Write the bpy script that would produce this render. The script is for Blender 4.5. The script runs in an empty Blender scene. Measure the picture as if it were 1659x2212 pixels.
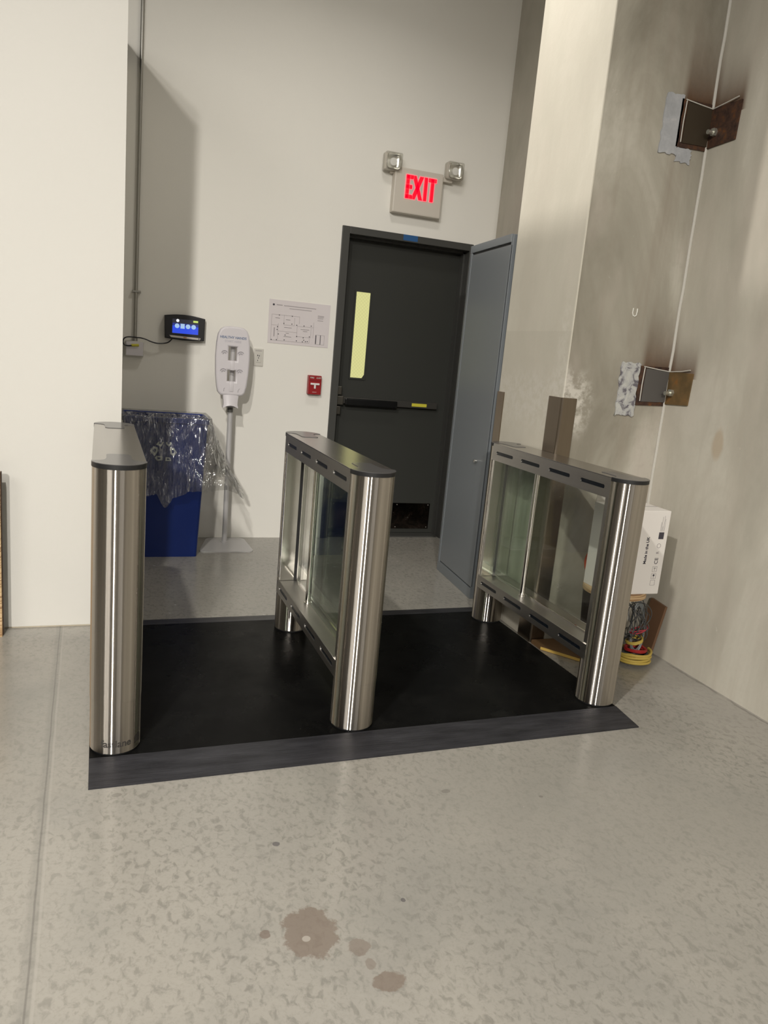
import bpy, bmesh, math, random
from mathutils import Vector, Matrix, noise as mnoise
random.seed(4)
S = bpy.context.scene
COL = S.collection

# ------------------------------------------------------------------ camera
CAMZ = 1.3545
R_ = Vector((0.94046028, -0.32813433, 0.08866978))
U_ = Vector((-0.01424012, 0.22260245, 0.9748053))
F_ = Vector((0.33960519, 0.91802833, -0.20467609))
cd = bpy.data.cameras.new('camera')
cam = bpy.data.objects.new('camera', cd); COL.objects.link(cam)
cd.sensor_fit = 'VERTICAL'; cd.sensor_height = 24.0
cd.lens = 24.0 * 1616.63 / 2212.0
cd.clip_start = 0.05; cd.clip_end = 100
m = Matrix((R_, U_, -F_)).transposed().to_4x4(); m.translation = Vector((0, 0, CAMZ))
cam.matrix_world = m
S.camera = cam

# ------------------------------------------------------------------ light
w = bpy.data.worlds.new('world'); S.world = w; w.use_nodes = True
w.node_tree.nodes['Background'].inputs[0].default_value = (1.0, .965, .90, 1)
w.node_tree.nodes['Background'].inputs[1].default_value = 0.06
S.view_settings.view_transform = 'Standard'; S.view_settings.look = 'None'
S.view_settings.exposure = -0.07; S.view_settings.gamma = 1.0
S.view_settings.use_curve_mapping = False

def lamp_light(name, loc, power, size, col=(1, .955, .88), target=None, spread=math.pi):
    ld = bpy.data.lights.new(name, 'AREA'); ld.shape = 'DISK'; ld.size = size
    ld.energy = power; ld.color = col; ld.spread = spread
    o = bpy.data.objects.new(name, ld); COL.objects.link(o); o.location = loc
    d = (Vector(target) - Vector(loc)) if target else Vector((0, 0, -1))
    o.rotation_euler = d.to_track_quat('-Z', 'Y').to_euler()
    return o
KEY = (-.80, .42, 3.78)
lamp_light('high_bay_light', KEY, 150, .14, target=(-.72, .70, 0))
lamp_light('entrance_light', (-3.75, -10.5, 5.7), 120, .5, target=(1.1, 5.0, -3.95), spread=math.radians(49))
lamp_light('far_hall_light', (-4.0, 6.8, 5.0), 280, .35, target=(2.3, 3.2, 2.6))
lamp_light('left_fill_light', (-5.2, -3.2, 4.8), 40, 3.4, target=(2.0, 3.6, -.8), spread=math.radians(84))  # unseen soft fill, added to brighten the faces turned to -X
lamp_light('right_fill_light', (1.6, -4.0, 3.3), 7.5, 3.0, target=(.4, 5.0, -.6), spread=math.radians(84))  # unseen soft fill, added to lift the shadowed part of the back wall
lamp_light('door_light', (1.3, 3.6, 3.9), 12, .4, target=(1.3, 3.7, 0), spread=math.radians(150))

# ------------------------------------------------------------------ helpers
ORG = {}
def V(*a): return Vector(a)
class MB:
    def __init__(s): s.bm = bmesh.new(); s.smooth = False
    def box(s, x0, x1, y0, y1, z0, z1, bev=0, seg=2):
        t = bmesh.new(); bmesh.ops.create_cube(t, size=1)
        for v in t.verts:
            v.co = Vector(((x0+x1)/2+v.co.x*(x1-x0), (y0+y1)/2+v.co.y*(y1-y0), (z0+z1)/2+v.co.z*(z1-z0)))
        if bev: bmesh.ops.bevel(t, geom=t.edges[:], offset=bev, segments=seg, profile=.6, affect='EDGES')
        s._add(t); return s
    def _add(s, t, mat=None):
        if mat: bmesh.ops.transform(t, matrix=mat, verts=t.verts)
        me = bpy.data.meshes.new('t'); t.to_mesh(me); t.free(); s.bm.from_mesh(me); bpy.data.meshes.remove(me)
    def cyl(s, a, b, r, r2=None, seg=32, bev=0):
        a, b = Vector(a), Vector(b); r2 = r if r2 is None else r2
        t = bmesh.new(); L = (b-a).length
        bmesh.ops.create_cone(t, cap_ends=True, segments=seg, radius1=r, radius2=r2, depth=L)
        if bev:
            es = [e for e in t.edges if abs(e.verts[0].co.z-e.verts[1].co.z) < 1e-6]
            bmesh.ops.bevel(t, geom=es, offset=bev, segments=2, profile=.6, affect='EDGES')
        q = Vector((0, 0, 1)).rotation_difference((b-a).normalized()).to_matrix().to_4x4()
        s._add(t, Matrix.Translation((a+b)/2) @ q); s.smooth = True; return s
    def sphere(s, c, r, sc=(1, 1, 1)):
        t = bmesh.new(); bmesh.ops.create_uvsphere(t, u_segments=20, v_segments=12, radius=r)
        s._add(t, Matrix.Translation(c) @ Matrix.Diagonal((*sc, 1))); s.smooth = True; return s
    def prism(s, poly, z0, z1, mat=None, bev=0):
        t = bmesh.new()
        vs = [t.verts.new((p[0], p[1], z0)) for p in poly]; f = t.faces.new(vs)
        r = bmesh.ops.extrude_face_region(t, geom=[f])
        for v in r['geom']:
            if isinstance(v, bmesh.types.BMVert): v.co.z = z1
        bmesh.ops.recalc_face_normals(t, faces=t.faces[:])
        if bev: bmesh.ops.bevel(t, geom=t.edges[:], offset=bev, segments=2, profile=.6, affect='EDGES')
        s._add(t, mat); return s
    def loft(s, rings, cap0=True, cap1=True, closed=True):
        t = s.bm; prev = None; first = None
        for rg in rings:
            cur = [t.verts.new(p) for p in rg]
            if prev:
                n = len(cur)
                for i in range(n if closed else n-1):
                    t.faces.new((prev[i], prev[(i+1) % n], cur[(i+1) % n], cur[i]))
            else: first = cur
            prev = cur
        if cap0: t.faces.new(first[::-1])
        if cap1: t.faces.new(prev)
        return s
    def tube(s, pts, r, seg=8, closed=False):
        pts = [Vector(p) for p in pts]; n = len(pts); rings = []
        up = Vector((0.123, 0.2, 1)).normalized()
        for i, p in enumerate(pts):
            d = (pts[(i+1) % n] if closed or i < n-1 else p) - (pts[i-1] if closed or i > 0 else p)
            if d.length < 1e-9: d = Vector((0, 0, 1))
            d.normalize(); x = d.cross(up)
            if x.length < .1: x = d.cross(Vector((1, 0, 0)))
            x.normalize(); y = d.cross(x)
            rings.append([p+(x*math.cos(a)+y*math.sin(a))*r for a in [2*math.pi*k/seg for k in range(seg)]])
        if closed: rings.append(rings[0])
        s.loft(rings, not closed, not closed); s.smooth = True
        if closed: bmesh.ops.remove_doubles(s.bm, verts=s.bm.verts[:], dist=1e-6)
        return s
    def build_each(s, name, mat, parent=None, **kw):
        """one object for every separate piece"""
        s.bm.verts.index_update(); seen = set(); out = []
        for v in s.bm.verts:
            if v in seen: continue
            st, comp = [v], set([v])
            while st:
                a = st.pop()
                for e in a.link_edges:
                    o = e.other_vert(a)
                    if o not in comp: comp.add(o); st.append(o)
            seen |= comp; nb = MB(); nb.smooth = s.smooth; mp = {q: nb.bm.verts.new(q.co) for q in comp}
            for f in {f for q in comp for f in q.link_faces}: nb.bm.faces.new([mp[q] for q in f.verts])
            out.append(nb.build(name, mat, parent, **kw))
        s.bm.free(); return out
    def build(s, name, mat, parent=None, smooth=None, world=True, angle=40):
        bmesh.ops.recalc_face_normals(s.bm, faces=s.bm.faces[:])
        me = bpy.data.meshes.new(name); s.bm.to_mesh(me); s.bm.free()
        me.materials.append(mat)
        return link(name, me, parent, s.smooth if smooth is None else smooth, world, angle)
def link(name, me, parent, smooth, world, angle=40):
    o = bpy.data.objects.new(name, me); COL.objects.link(o)
    if smooth:
        me.shade_smooth(); me.set_sharp_from_angle(angle=math.radians(angle))
    if parent is not None:
        org = ORG[parent]
        if world and org.length > 0: me.transform(Matrix.Translation(-org))
        o.parent = parent; ORG[o] = org if world else ORG[parent]
    else: ORG[o] = Vector((0, 0, 0))
    return o
def thing(name, label, cat, loc=(0, 0, 0), rotz=0, group=None):
    o = bpy.data.objects.new(name, None); COL.objects.link(o); o.empty_display_size = .1
    o.location = loc; o.rotation_euler = (0, 0, rotz); o['label'] = label; o['category'] = cat
    if group: o['group'] = group
    ORG[o] = Vector(loc); return o
def tag(o, label, cat, group=None):
    o['label'] = label; o['category'] = cat
    if group: o['group'] = group
    return o
def struct(o): o['kind'] = 'structure'; return o

BACK = Matrix(((1, 0, 0, 0), (0, 0, -1, 0), (0, 1, 0, 0), (0, 0, 0, 1)))   # local xy -> wall facing -Y
def on_back(x, y, z): return Matrix.Translation((x, y, z)) @ BACK
LEFTF = Matrix(((0, 0, -1, 0), (-1, 0, 0, 0), (0, 1, 0, 0), (0, 0, 0, 1)))  # local xy -> face looking -X
def on_left(x, y, z): return Matrix.Translation((x, y, z)) @ LEFTF
def curve_mesh(cu, mat4, name='c'):
    o = bpy.data.objects.new('tmp', cu); COL.objects.link(o)
    dg = bpy.context.evaluated_depsgraph_get(); dg.update()
    me = bpy.data.meshes.new_from_object(o.evaluated_get(dg)); bpy.data.objects.remove(o)
    me.transform(mat4); me.materials.clear(); return me
def plate(name, loops, thick, mat4, mat, parent=None, bevel=0, world=True, smooth=True):
    """flat plate with holes; loops = [outer, hole, ...] in local xy; front face at +z = thick"""
    cu = bpy.data.curves.new('p', 'CURVE'); cu.dimensions = '2D'; cu.fill_mode = 'BOTH'
    cu.extrude = max(thick/2-bevel, 1e-5); cu.bevel_depth = bevel; cu.bevel_resolution = 2
    if bevel: cu.offset = -bevel
    for lp in loops:
        sp = cu.splines.new('POLY'); sp.points.add(len(lp)-1)
        for p, q in zip(sp.points, lp): p.co = (q[0], q[1], 0, 1)
        sp.use_cyclic_u = True
    me = curve_mesh(cu, mat4 @ Matrix.Translation((0, 0, thick/2)))
    me.materials.append(mat); me.name = name
    return link(name, me, parent, smooth, world, 30)
def rrect(cx, cy, w, h, r, n=6):
    pts = []
    for sx, sy, a0 in ((1, 1, 0), (-1, 1, 90), (-1, -1, 180), (1, -1, 270)):
        for k in range(n+1):
            a = math.radians(a0+90*k/n)
            pts.append((cx+sx*(w/2-r)+r*math.cos(a), cy+sy*(h/2-r)+r*math.sin(a)))
    return pts
def text_mesh(txt, size, ext, mat4, sx=1.0, off=0.0, align='CENTER'):
    cu = bpy.data.curves.new('t', 'FONT'); cu.body = txt; cu.size = size; cu.extrude = ext
    cu.align_x = align; cu.align_y = 'CENTER'; cu.offset = off
    return curve_mesh(cu, mat4 @ Matrix.Diagonal((sx, 1, 1, 1)))
def text(name, txt, size, mat4, mat, parent, ext=.0006, sx=1.0, off=0.0, world=True, align='CENTER'):
    me = text_mesh(txt, size, ext, mat4, sx, off, align); me.materials.append(mat); me.name = name
    return link(name, me, parent, False, world)

# ------------------------------------------------------------------ materials
def principled(name, col, rough=.5, metal=0, spec=.5, **kw):
    m = bpy.data.materials.new(name); m.use_nodes = True
    b = m.node_tree.nodes['Principled BSDF']
    b.inputs['Base Color'].default_value = (*col, 1); b.inputs['Roughness'].default_value = rough
    b.inputs['Metallic'].default_value = metal; b.inputs['Specular IOR Level'].default_value = spec
    for k, v in kw.items(): b.inputs[k].default_value = v
    return m
class N:
    """tiny node helper"""
    def __init__(s, m): s.m = m; s.t = m.node_tree; s.b = s.t.nodes['Principled BSDF']
    def n(s, typ, **kw):
        o = s.t.nodes.new(typ)
        for k, v in kw.items():
            if k.startswith('i_'): o.inputs[k[2:].replace('_', ' ')].default_value = v
            else: setattr(o, k, v)
        return o
    def l(s, a, b): s.t.links.new(a, b)
    def pos(s, scale=(1, 1, 1), rot=(0, 0, 0), loc=(0, 0, 0), src='pos'):
        if src == 'pos': g = s.n('ShaderNodeNewGeometry').outputs['Position']
        else: g = s.n('ShaderNodeTexCoord').outputs['Object']
        mp = s.n('ShaderNodeMapping'); mp.inputs['Scale'].default_value = scale
        mp.inputs['Rotation'].default_value = rot; mp.inputs['Location'].default_value = loc
        s.l(g, mp.inputs['Vector']); return mp.outputs[0]
    def noise(s, vec, scale, detail=4, rough=.55, dist=0):
        o = s.n('ShaderNodeTexNoise'); o.inputs['Scale'].default_value = scale
        o.inputs['Detail'].default_value = detail; o.inputs['Roughness'].default_value = rough
        o.inputs['Distortion'].default_value = dist; s.l(vec, o.inputs['Vector']); return o.outputs['Fac']
    def ramp(s, fac, stops):
        o = s.n('ShaderNodeValToRGB'); e = o.color_ramp.elements
        while len(e) < len(stops): e.new(.5)
        for i, (p, c) in enumerate(stops):
            e[i].position = p; e[i].color = (*c, 1) if isinstance(c, tuple) else (c, c, c, 1)
        s.l(fac, o.inputs[0]); return o.outputs[0]
    def mix(s, fac, a, b, mode='MIX'):
        o = s.n('ShaderNodeMix'); o.data_type = 'RGBA'; o.blend_type = mode
        for sock, v in ((o.inputs[0], fac), (o.inputs[6], a), (o.inputs[7], b)):
            if isinstance(v, (int, float)): sock.default_value = v
            elif isinstance(v, tuple): sock.default_value = (*v, 1)
            else: s.l(v, sock)
        return o.outputs[2]
    def math(s, op, a, b=0.0, c=0.0, clamp=False):
        o = s.n('ShaderNodeMath'); o.operation = op; o.use_clamp = clamp
        for i, v in enumerate((a, b, c)):
            if isinstance(v, (int, float)): o.inputs[i].default_value = v
            else: s.l(v, o.inputs[i])
        return o.outputs[0]
    def sep(s, vec):
        o = s.n('ShaderNodeSeparateXYZ'); s.l(vec, o.inputs[0]); return o.outputs
    def bump(s, h, strength=.3, dist=.01):
        o = s.n('ShaderNodeBump'); o.inputs['Strength'].default_value = strength
        o.inputs['Distance'].default_value = dist; s.l(h, o.inputs['Height']); s.l(o.outputs[0], s.b.inputs['Normal'])
    def blob(s, px, py, cx, cy, rx, ry, wob, soft=.12):
        """soft round mask around a point of a plane, edge wobbled by a noise"""
        dx = s.math('DIVIDE', s.math('SUBTRACT', px, cx), rx); dy = s.math('DIVIDE', s.math('SUBTRACT', py, cy), ry)
        d = s.math('SQRT', s.math('ADD', s.math('MULTIPLY', dx, dx), s.math('MULTIPLY', dy, dy)))
        d = s.math('ADD', d, wob)
        mr = s.n('ShaderNodeMapRange'); mr.interpolation_type = 'SMOOTHSTEP'
        s.l(d, mr.inputs[0]); mr.inputs[1].default_value = 1-soft; mr.inputs[2].default_value = 1+soft
        mr.inputs[3].default_value = 1; mr.inputs[4].default_value = 0
        return mr.outputs[0]

# painted wall
def paint(name, col):
    m = principled(name, col, .62, spec=.25); n = N(m); p = n.pos()
    n.l(n.mix(n.noise(p, 1.3, 3), tuple(c*.965 for c in col), tuple(min(1, c*1.03) for c in col)), n.b.inputs['Base Color'])
    n.bump(n.noise(p, 420, 2), .18, .002); return m
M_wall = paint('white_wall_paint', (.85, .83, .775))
M_wall2 = paint('white_wall_paint_dimmed', (.66, .645, .605))  # left wall: same white paint, darkened to hold down the strong light on it

# polished concrete floor
m = principled('polished_concrete', (0.259, 0.245, 0.216), .3, spec=.6); n = N(m); p = n.pos(); P3 = n.sep(p)
big = n.noise(p, 1.1, 5, .6, .4)
base = n.ramp(big, [(.3, (0.268, 0.257, 0.232)), (.5, (0.318, 0.301, 0.268)), (.72, (0.345, 0.325, 0.288))])
agg = n.noise(n.pos((30, 22, 1), (0, 0, .5)), 1.6, 5, .62, .6)
aggm = n.ramp(agg, [(.50, 0.0), (.64, .8)])
near = n.noise(n.pos(loc=(3, 1, 0)), .9, 2)
aggm = n.math('MULTIPLY', aggm, n.ramp(near, [(.30, .35), (.55, .95)]))
c = n.mix(aggm, base, (0.185, 0.176, 0.155))
lite = n.ramp(n.noise(n.pos((18, 26, 1), (0, 0, -.4)), 2.3, 4, .6), [(.55, 0.0), (.72, .3)])
c = n.mix(lite, c, (0.353, 0.335, 0.302))
vlg = n.ramp(n.noise(n.pos(loc=(1.3, .2, 0)), .75, 3, .5), [(.42, 0.0), (.62, .45)])
c = n.mix(vlg, c, (.25, .24, .213))
sp2 = n.ramp(n.noise(p, 95, 3, .7), [(.35, .22), (.5, 0.0)])
c = n.mix(sp2, c, (.19, .18, .16))
smear = n.ramp(n.noise(n.pos((1, 1, 1), (0, 0, .4), (7, 2, 0)), 1.7, 4, .55, 1.0), [(.50, 0.0), (.80, .5)])
c = n.mix(smear, c, (0.222, 0.218, 0.198))
wb = n.math('MULTIPLY', n.math('SUBTRACT', n.noise(p, 26, 4, .7), .5), 1.3)
for cx, cy, rx, ry, s_, col in ((.455, 1.47, .062, .085, .75, (0.169, 0.130, 0.104)), (.589, 1.289, .036, .028, .75, (0.169, 0.130, 0.104)),
                          (.553, 1.4, .026, .024, .65, (0.180, 0.144, 0.119)), (.349, 1.488, .012, .013, .75, (0.158, 0.122, 0.101)),
                          (.565, 1.345, .012, .016, .55, (0.180, 0.144, 0.119)),
                          (.438, 1.807, .010, .010, .75, (0.086, 0.079, 0.086)), (.71, 1.52, .006, .007, .7, (0.072, 0.065, 0.072)),
                          (.02, 2.13, .014, .01, .5, (0.144, 0.130, 0.115)), (.22, 2.14, .01, .008, .5, (0.144, 0.130, 0.115)),
                          (1.02, 1.95, .014, .010, .5, (0.144, 0.130, 0.115)), (1.32, 1.86, .008, .007, .6, (0.144, 0.130, 0.115)),
                          (.44, 1.452, .010, .009, -1, (0.331, 0.302, 0.266))):
    k = n.math('MULTIPLY', n.blob(P3[0], P3[1], cx, cy, rx, ry, wb if s_ > 0 else 0.0, .10), abs(s_))
    c = n.mix(k, c, col)
# saw-cut joint running away from the camera at the left
jx = n.math('ADD', P3[0], n.math('MULTIPLY', P3[1], .033))
jx = n.math('ADD', jx, n.math('MULTIPLY', n.math('SUBTRACT', n.noise(p, 5, 2), .5), .006))
def band(x, c0, hw, soft):
    d = n.math('ABSOLUTE', n.math('SUBTRACT', x, c0))
    mr = n.n('ShaderNodeMapRange'); n.l(d, mr.inputs[0]); mr.inputs[1].default_value = hw; mr.inputs[2].default_value = hw+soft
    mr.inputs[3].default_value = 1; mr.inputs[4].default_value = 0; return mr.outputs[0]
c = n.mix(n.math('MULTIPLY', band(jx, -.108, .009, .012), .38), c, (0.194, 0.187, 0.169))
c = n.mix(n.math('MULTIPLY', band(jx, -.094, .002, .003), .5), c, (0.374, 0.353, 0.317))
jdark = n.math('MULTIPLY', band(jx, -.108, .0012, .002), .45)
c = n.mix(jdark, c, (0.086, 0.079, 0.072))
# ragged dark gap along the concrete wall
gx = n.math('ADD', P3[0], n.math('MULTIPLY', n.math('SUBTRACT', n.noise(p, 9, 5, .7), .5), .045))
gk = n.math('MULTIPLY', band(gx, 2.570, .0035, .005), n.ramp(n.noise(p, 7, 3), [(.4, .1), (.5, 1.0)]))
c = n.mix(n.math('MULTIPLY', gk, .8), c, (0.050, 0.043, 0.036))
dust = band(P3[0], 2.62, .12, .25)
c = n.mix(n.math('MULTIPLY', dust, .45), c, (0.338, 0.317, 0.288))
n.l(c, n.b.inputs['Base Color'])
rg = n.ramp(n.noise(p, 3.1, 5, .65), [(.35, .15), (.7, .30)])
n.l(n.math('ADD', rg, n.math('MULTIPLY', dust, .25)), n.b.inputs['Roughness'])
n.bump(n.noise(p, 60, 4), .03, .002)
M_floor = m

# rough cast concrete of the pier and right wall
def concrete(name, stains_and_light=True):
    m = principled(name, (.4, .36, .29), .78, spec=.3); n = N(m); p = n.pos(); P3 = n.sep(p)
    a = n.noise(n.pos((1, 1, .35)), 2.2, 6, .6, .5)
    c = n.ramp(a, [(.36, (.25, .23, .185)), (.46, (.33, .308, .255)), (.55, (.40, .375, .315)), (.64, (.50, .475, .41))])
    st = n.noise(n.pos((3, 3, .25), (0, .06, 0)), 2.0, 4, .6)
    c = n.mix(n.ramp(st, [(.48, 0.0), (.66, .6)]), c, (.29, .25, .20))
    pk = n.noise(n.pos((1, 1, .5), loc=(5, 1, 2)), 3.3, 3)
    c = n.mix(n.ramp(pk, [(.48, 0.0), (.68, .45)]), c, (.50, .44, .39))
    fine = n.noise(p, 24, 5, .7)
    c = n.mix(n.ramp(fine, [(.3, .22), (.5, 0.0)]), c, (.33, .3, .25))
    spots = n.ramp(n.noise(p, 9, 5, .8), [(.66, 0.0), (.72, .35)])
    c = n.mix(spots, c, (.63, .60, .54))
    if stains_and_light:
        c = n.mix(n.math('MULTIPLY', n.math('LESS_THAN', P3[0], 2.0), .62), c, (.74, .70, .60))  # pier's left face paler: extra side light put into the colour
        c = n.mix(n.math('MULTIPLY', n.math('GREATER_THAN', P3[0], 2.5835), .40), c, (.68, .645, .56))  # right wall lightened the same way, light mixed into its colour
        wob = n.math('MULTIPLY', n.math('SUBTRACT', n.noise(n.pos((1, 1, .3)), 16, 3), .5), .9)
        # u runs along the pier face and then round the inner corner along the right wall
        u = n.math('ADD', P3[0], n.math('MULTIPLY', n.math('MAXIMUM', n.math('SUBTRACT', 3.099, P3[1]), 0.0), 1.0))
        ztop = n.math('ADD', P3[2], n.math('MULTIPLY', wob, .03))
        for (u0, u1, zb, h, kk) in ((2.41, 2.62, 2.60, .46, .97), (2.584, 2.79, 2.58, .26, 1.0), (2.41, 2.62, 1.40, .40, .9), (2.584, 2.775, 1.40, .22, .75)):
            mu = n.n('ShaderNodeMapRange'); mu.interpolation_type = 'SMOOTHSTEP'
            d = n.math('ABSOLUTE', n.math('SUBTRACT', u, (u0+u1)/2)); n.l(d, mu.inputs[0])
            mu.inputs[1].default_value = (u1-u0)/2-.03; mu.inputs[2].default_value = (u1-u0)/2+.012
            mu.inputs[3].default_value = 1; mu.inputs[4].default_value = 0
            mz = n.n('ShaderNodeMapRange'); n.l(ztop, mz.inputs[0])
            mz.inputs[1].default_value = zb; mz.inputs[2].default_value = zb+h; mz.inputs[3].default_value = 1; mz.inputs[4].default_value = 0
            lo = n.math('MULTIPLY', n.math('GREATER_THAN', P3[2], zb-.03), n.math('LESS_THAN', P3[1], 3.3))
            k = n.math('MULTIPLY', mu.outputs[0], n.math('MULTIPLY', n.math('POWER', mz.outputs[0], 1.8), lo))
            c = n.mix(n.math('MULTIPLY', k, kk), c, n.mix(fine, (.05, .022, .009), (.13, .055, .018)))
        # brownish spot on the right wall
        k = n.blob(P3[1], P3[2], 2.70, 1.09, .035, .07, wob, .25)
        c = n.mix(n.math('MULTIPLY', k, .45), c, (.42, .30, .18))
        # chipped light edge of the pier near the steel guards
        e = n.math('MULTIPLY', n.blob(P3[0], P3[2], 2.04, 1.20, .11, .14, wob, .5), .65)
        c = n.mix(n.math('MULTIPLY', e, n.ramp(fine, [(.42, 0.0), (.58, 1.0)])), c, (.68, .65, .59))
        e = n.math('MULTIPLY', n.blob(P3[1], P3[2], 3.16, 1.30, .05, .35, wob, .6), .5)
        e = n.math('MULTIPLY', e, n.math('LESS_THAN', P3[0], 2.0))
        c = n.mix(n.math('MULTIPLY', e, n.ramp(fine, [(.4, 0.0), (.6, 1.0)])), c, (.70, .67, .60))
        # lower lift of the pier is a little greyer, with a fine seam
        lz = n.math('MULTIPLY', n.math('LESS_THAN', P3[2], 1.54), n.math('LESS_THAN', P3[0], 2.0))
        c = n.mix(n.math('MULTIPLY', lz, .3), c, (.46, .43, .36))
        # fine dark scribbles and a vertical hairline
        g = n.ramp(n.noise(n.pos((1, 1, 1), loc=(2, 9, 4)), 30, 6, .8), [(.70, 0.0), (.74, .5)])
        c = n.mix(g, c, (.25, .21, .16))
    n.l(c, n.b.inputs['Base Color']); n.bump(n.noise(p, 45, 6, .7), .25, .004); return m
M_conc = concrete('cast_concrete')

def steel(name, col=(.60, .565, .52), rough=.3, aniso=.85, streak=(60, 60, .6)):
    m = principled(name, col, rough, 1.0); n = N(m)
    s = n.noise(n.pos(streak, src='obj'), 1.0, 4, .7)
    n.l(n.mix(s, tuple(c*.86 for c in col), tuple(min(1, c*1.1) for c in col)), n.b.inputs['Base Color'])
    if aniso:
        t = n.n('ShaderNodeTangent'); t.direction_type = 'RADIAL'; t.axis = 'Z'
        n.l(t.outputs[0], n.b.inputs['Tangent']); n.b.inputs['Anisotropic'].default_value = aniso
        n.b.inputs['Anisotropic Rotation'].default_value = .25
    return m
m = bpy.data.materials.new('brushed_steel_tube'); m.use_nodes = True; t = m.node_tree
t.nodes.remove(t.nodes['Principled BSDF']); out = t.nodes['Material Output']
class G: pass
gb = t.nodes.new('ShaderNodeBsdfAnisotropic'); gb.distribution = 'GGX'; gb.inputs['Roughness'].default_value = .24
gb.inputs['Anisotropy'].default_value = .90; gb.inputs['Rotation'].default_value = 0
tg = t.nodes.new('ShaderNodeTangent'); tg.direction_type = 'RADIAL'; tg.axis = 'Z'; t.links.new(tg.outputs[0], gb.inputs['Tangent'])
tc = t.nodes.new('ShaderNodeTexCoord'); mp = t.nodes.new('ShaderNodeMapping'); mp.inputs['Scale'].default_value = (90, 90, .3); t.links.new(tc.outputs['Object'], mp.inputs[0])
nz = t.nodes.new('ShaderNodeTexNoise'); nz.inputs['Scale'].default_value = 1; t.links.new(mp.outputs[0], nz.inputs[0])
cr = t.nodes.new('ShaderNodeValToRGB'); cr.color_ramp.elements[0].color = (.52, .48, .43, 1); cr.color_ramp.elements[1].color = (.74, .69, .63, 1)
cr.color_ramp.elements[0].position = .3; cr.color_ramp.elements[1].position = .7
t.links.new(nz.outputs[0], cr.inputs[0]); t.links.new(cr.outputs[0], gb.inputs['Color']); t.links.new(gb.outputs[0], out.inputs[0]); M_post = m
M_steel = steel('brushed_steel_sheet', (.56, .535, .50), .33, 0, (1, 1, 60))
M_top = steel('satin_steel_top', (.50, .48, .46), .24, 0, (60, 1, 1))
M_chrome = principled('polished_steel', (.78, .76, .72), .09, 1.0)
M_guard = steel('steel_corner_angle', (.27, .225, .175), .30, 0, (30, 30, 2))
M_cap = principled('dark_grey_cap', (.045, .043, .045), .22, spec=.6)
M_rubber = principled('black_gasket', (.008, .008, .009), .5)
M_slot = principled('black_slot_inlay', (.004, .006, .009), .25)
def glass(name, col, refl=.06):
    m = bpy.data.materials.new(name); m.use_nodes = True; t = m.node_tree; t.nodes.clear()
    o = t.nodes.new('ShaderNodeOutputMaterial'); tr = t.nodes.new('ShaderNodeBsdfTransparent'); tr.inputs[0].default_value = (*col, 1)
    g = t.nodes.new('ShaderNodeBsdfGlossy'); g.inputs['Roughness'].default_value = .02
    lw = t.nodes.new('ShaderNodeLayerWeight'); lw.inputs[0].default_value = .5; pw = t.nodes.new('ShaderNodeMath'); pw.operation = 'POWER'; pw.inputs[1].default_value = 4.5
    ad = t.nodes.new('ShaderNodeMath'); ad.operation = 'MULTIPLY_ADD'; ad.inputs[1].default_value = .9; ad.inputs[2].default_value = refl
    t.links.new(lw.outputs['Facing'], pw.inputs[0]); t.links.new(pw.outputs[0], ad.inputs[0])
    mx = t.nodes.new('ShaderNodeMixShader'); t.links.new(ad.outputs[0], mx.inputs[0]); t.links.new(tr.outputs[0], mx.inputs[1])
    t.links.new(g.outputs[0], mx.inputs[2]); t.links.new(mx.outputs[0], o.inputs[0]); return m
M_glass = glass('green_tinted_glass', (.87, .915, .88))
M_clear = glass('clear_glass', (.95, .97, .95))

# mat rubber
m = principled('black_rubber_mat', (.008, .008, .008), .38, spec=.05); n = N(m); p = n.pos()
sm = n.ramp(n.noise(n.pos((1, 1, 1), (0, 0, .6)), 4.5, 6, .68, .8), [(.48, 0.0), (.8, .5)])
spk = n.ramp(n.noise(p, 60, 3, .8), [(.74, 0.0), (.78, .6)])
n.l(n.mix(spk, n.mix(sm, (.004, .004, .004), (.014, .014, .013)), (.16, .16, .15)), n.b.inputs['Base Color'])
n.l(n.ramp(n.noise(p, 5, 5, .65), [(.3, .20), (.7, .42)]), n.b.inputs['Roughness'])
n.bump(n.noise(p, 5, 2), .015, .01); M_mat = m
m = principled('charcoal_rubber_ramp', (.03, .03, .034), .42, spec=.45); n = N(m)
wv = n.noise(n.pos((2.5, 160, 1), (0, 0, -.018)), 1, 4, .6)
pa = n.noise(n.pos((3, 16, 1)), 1.6, 5, .6)
n.l(n.mix(n.ramp(pa, [(.35, 0.0), (.7, 1.0)]), (.010, .010, .013), (.032, .032, .038)), n.b.inputs['Base Color'])
n.bump(wv, .5, .004); M_ramp = m

M_frame = principled('dark_grey_door_frame', (.060, .060, .056), .42, spec=.35)
M_door = principled('charcoal_door_paint', (.036, .037, .033), .48, spec=.3)
M_blackpl = principled('black_plastic', (.010, .010, .012), .35)
M_darkbar = principled('dark_bronze_bar', (.075, .072, .066), .38, .5)
M_cab = principled('blue_grey_enamel', (.175, .192, .208), .33, spec=.45)
M_seam = principled('dark_gap', (.02, .02, .022), .6)
M_white = principled('white_plastic', (.68, .65, .68), .38)
M_offwhite = principled('off_white_plastic', (.62, .60, .55), .4)
M_greymetal = principled('grey_painted_metal', (.55, .54, .54), .4, .1)
M_tape = principled('blue_tape', (.015, .09, .25), .6)
M_yellow = principled('yellow_label', (.62, .56, .05), .5)
M_red = principled('red_enamel', (.30, .008, .012), .35)
M_paper = principled('paper', (.70, .65, .66), .6)
M_ink = principled('dark_ink', (.05, .045, .06), .6)
M_inkgrey = principled('grey_ink', (.30, .27, .28), .6)
M_card = principled('white_cardboard', (.74, .705, .67), .75, spec=.2)
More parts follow.
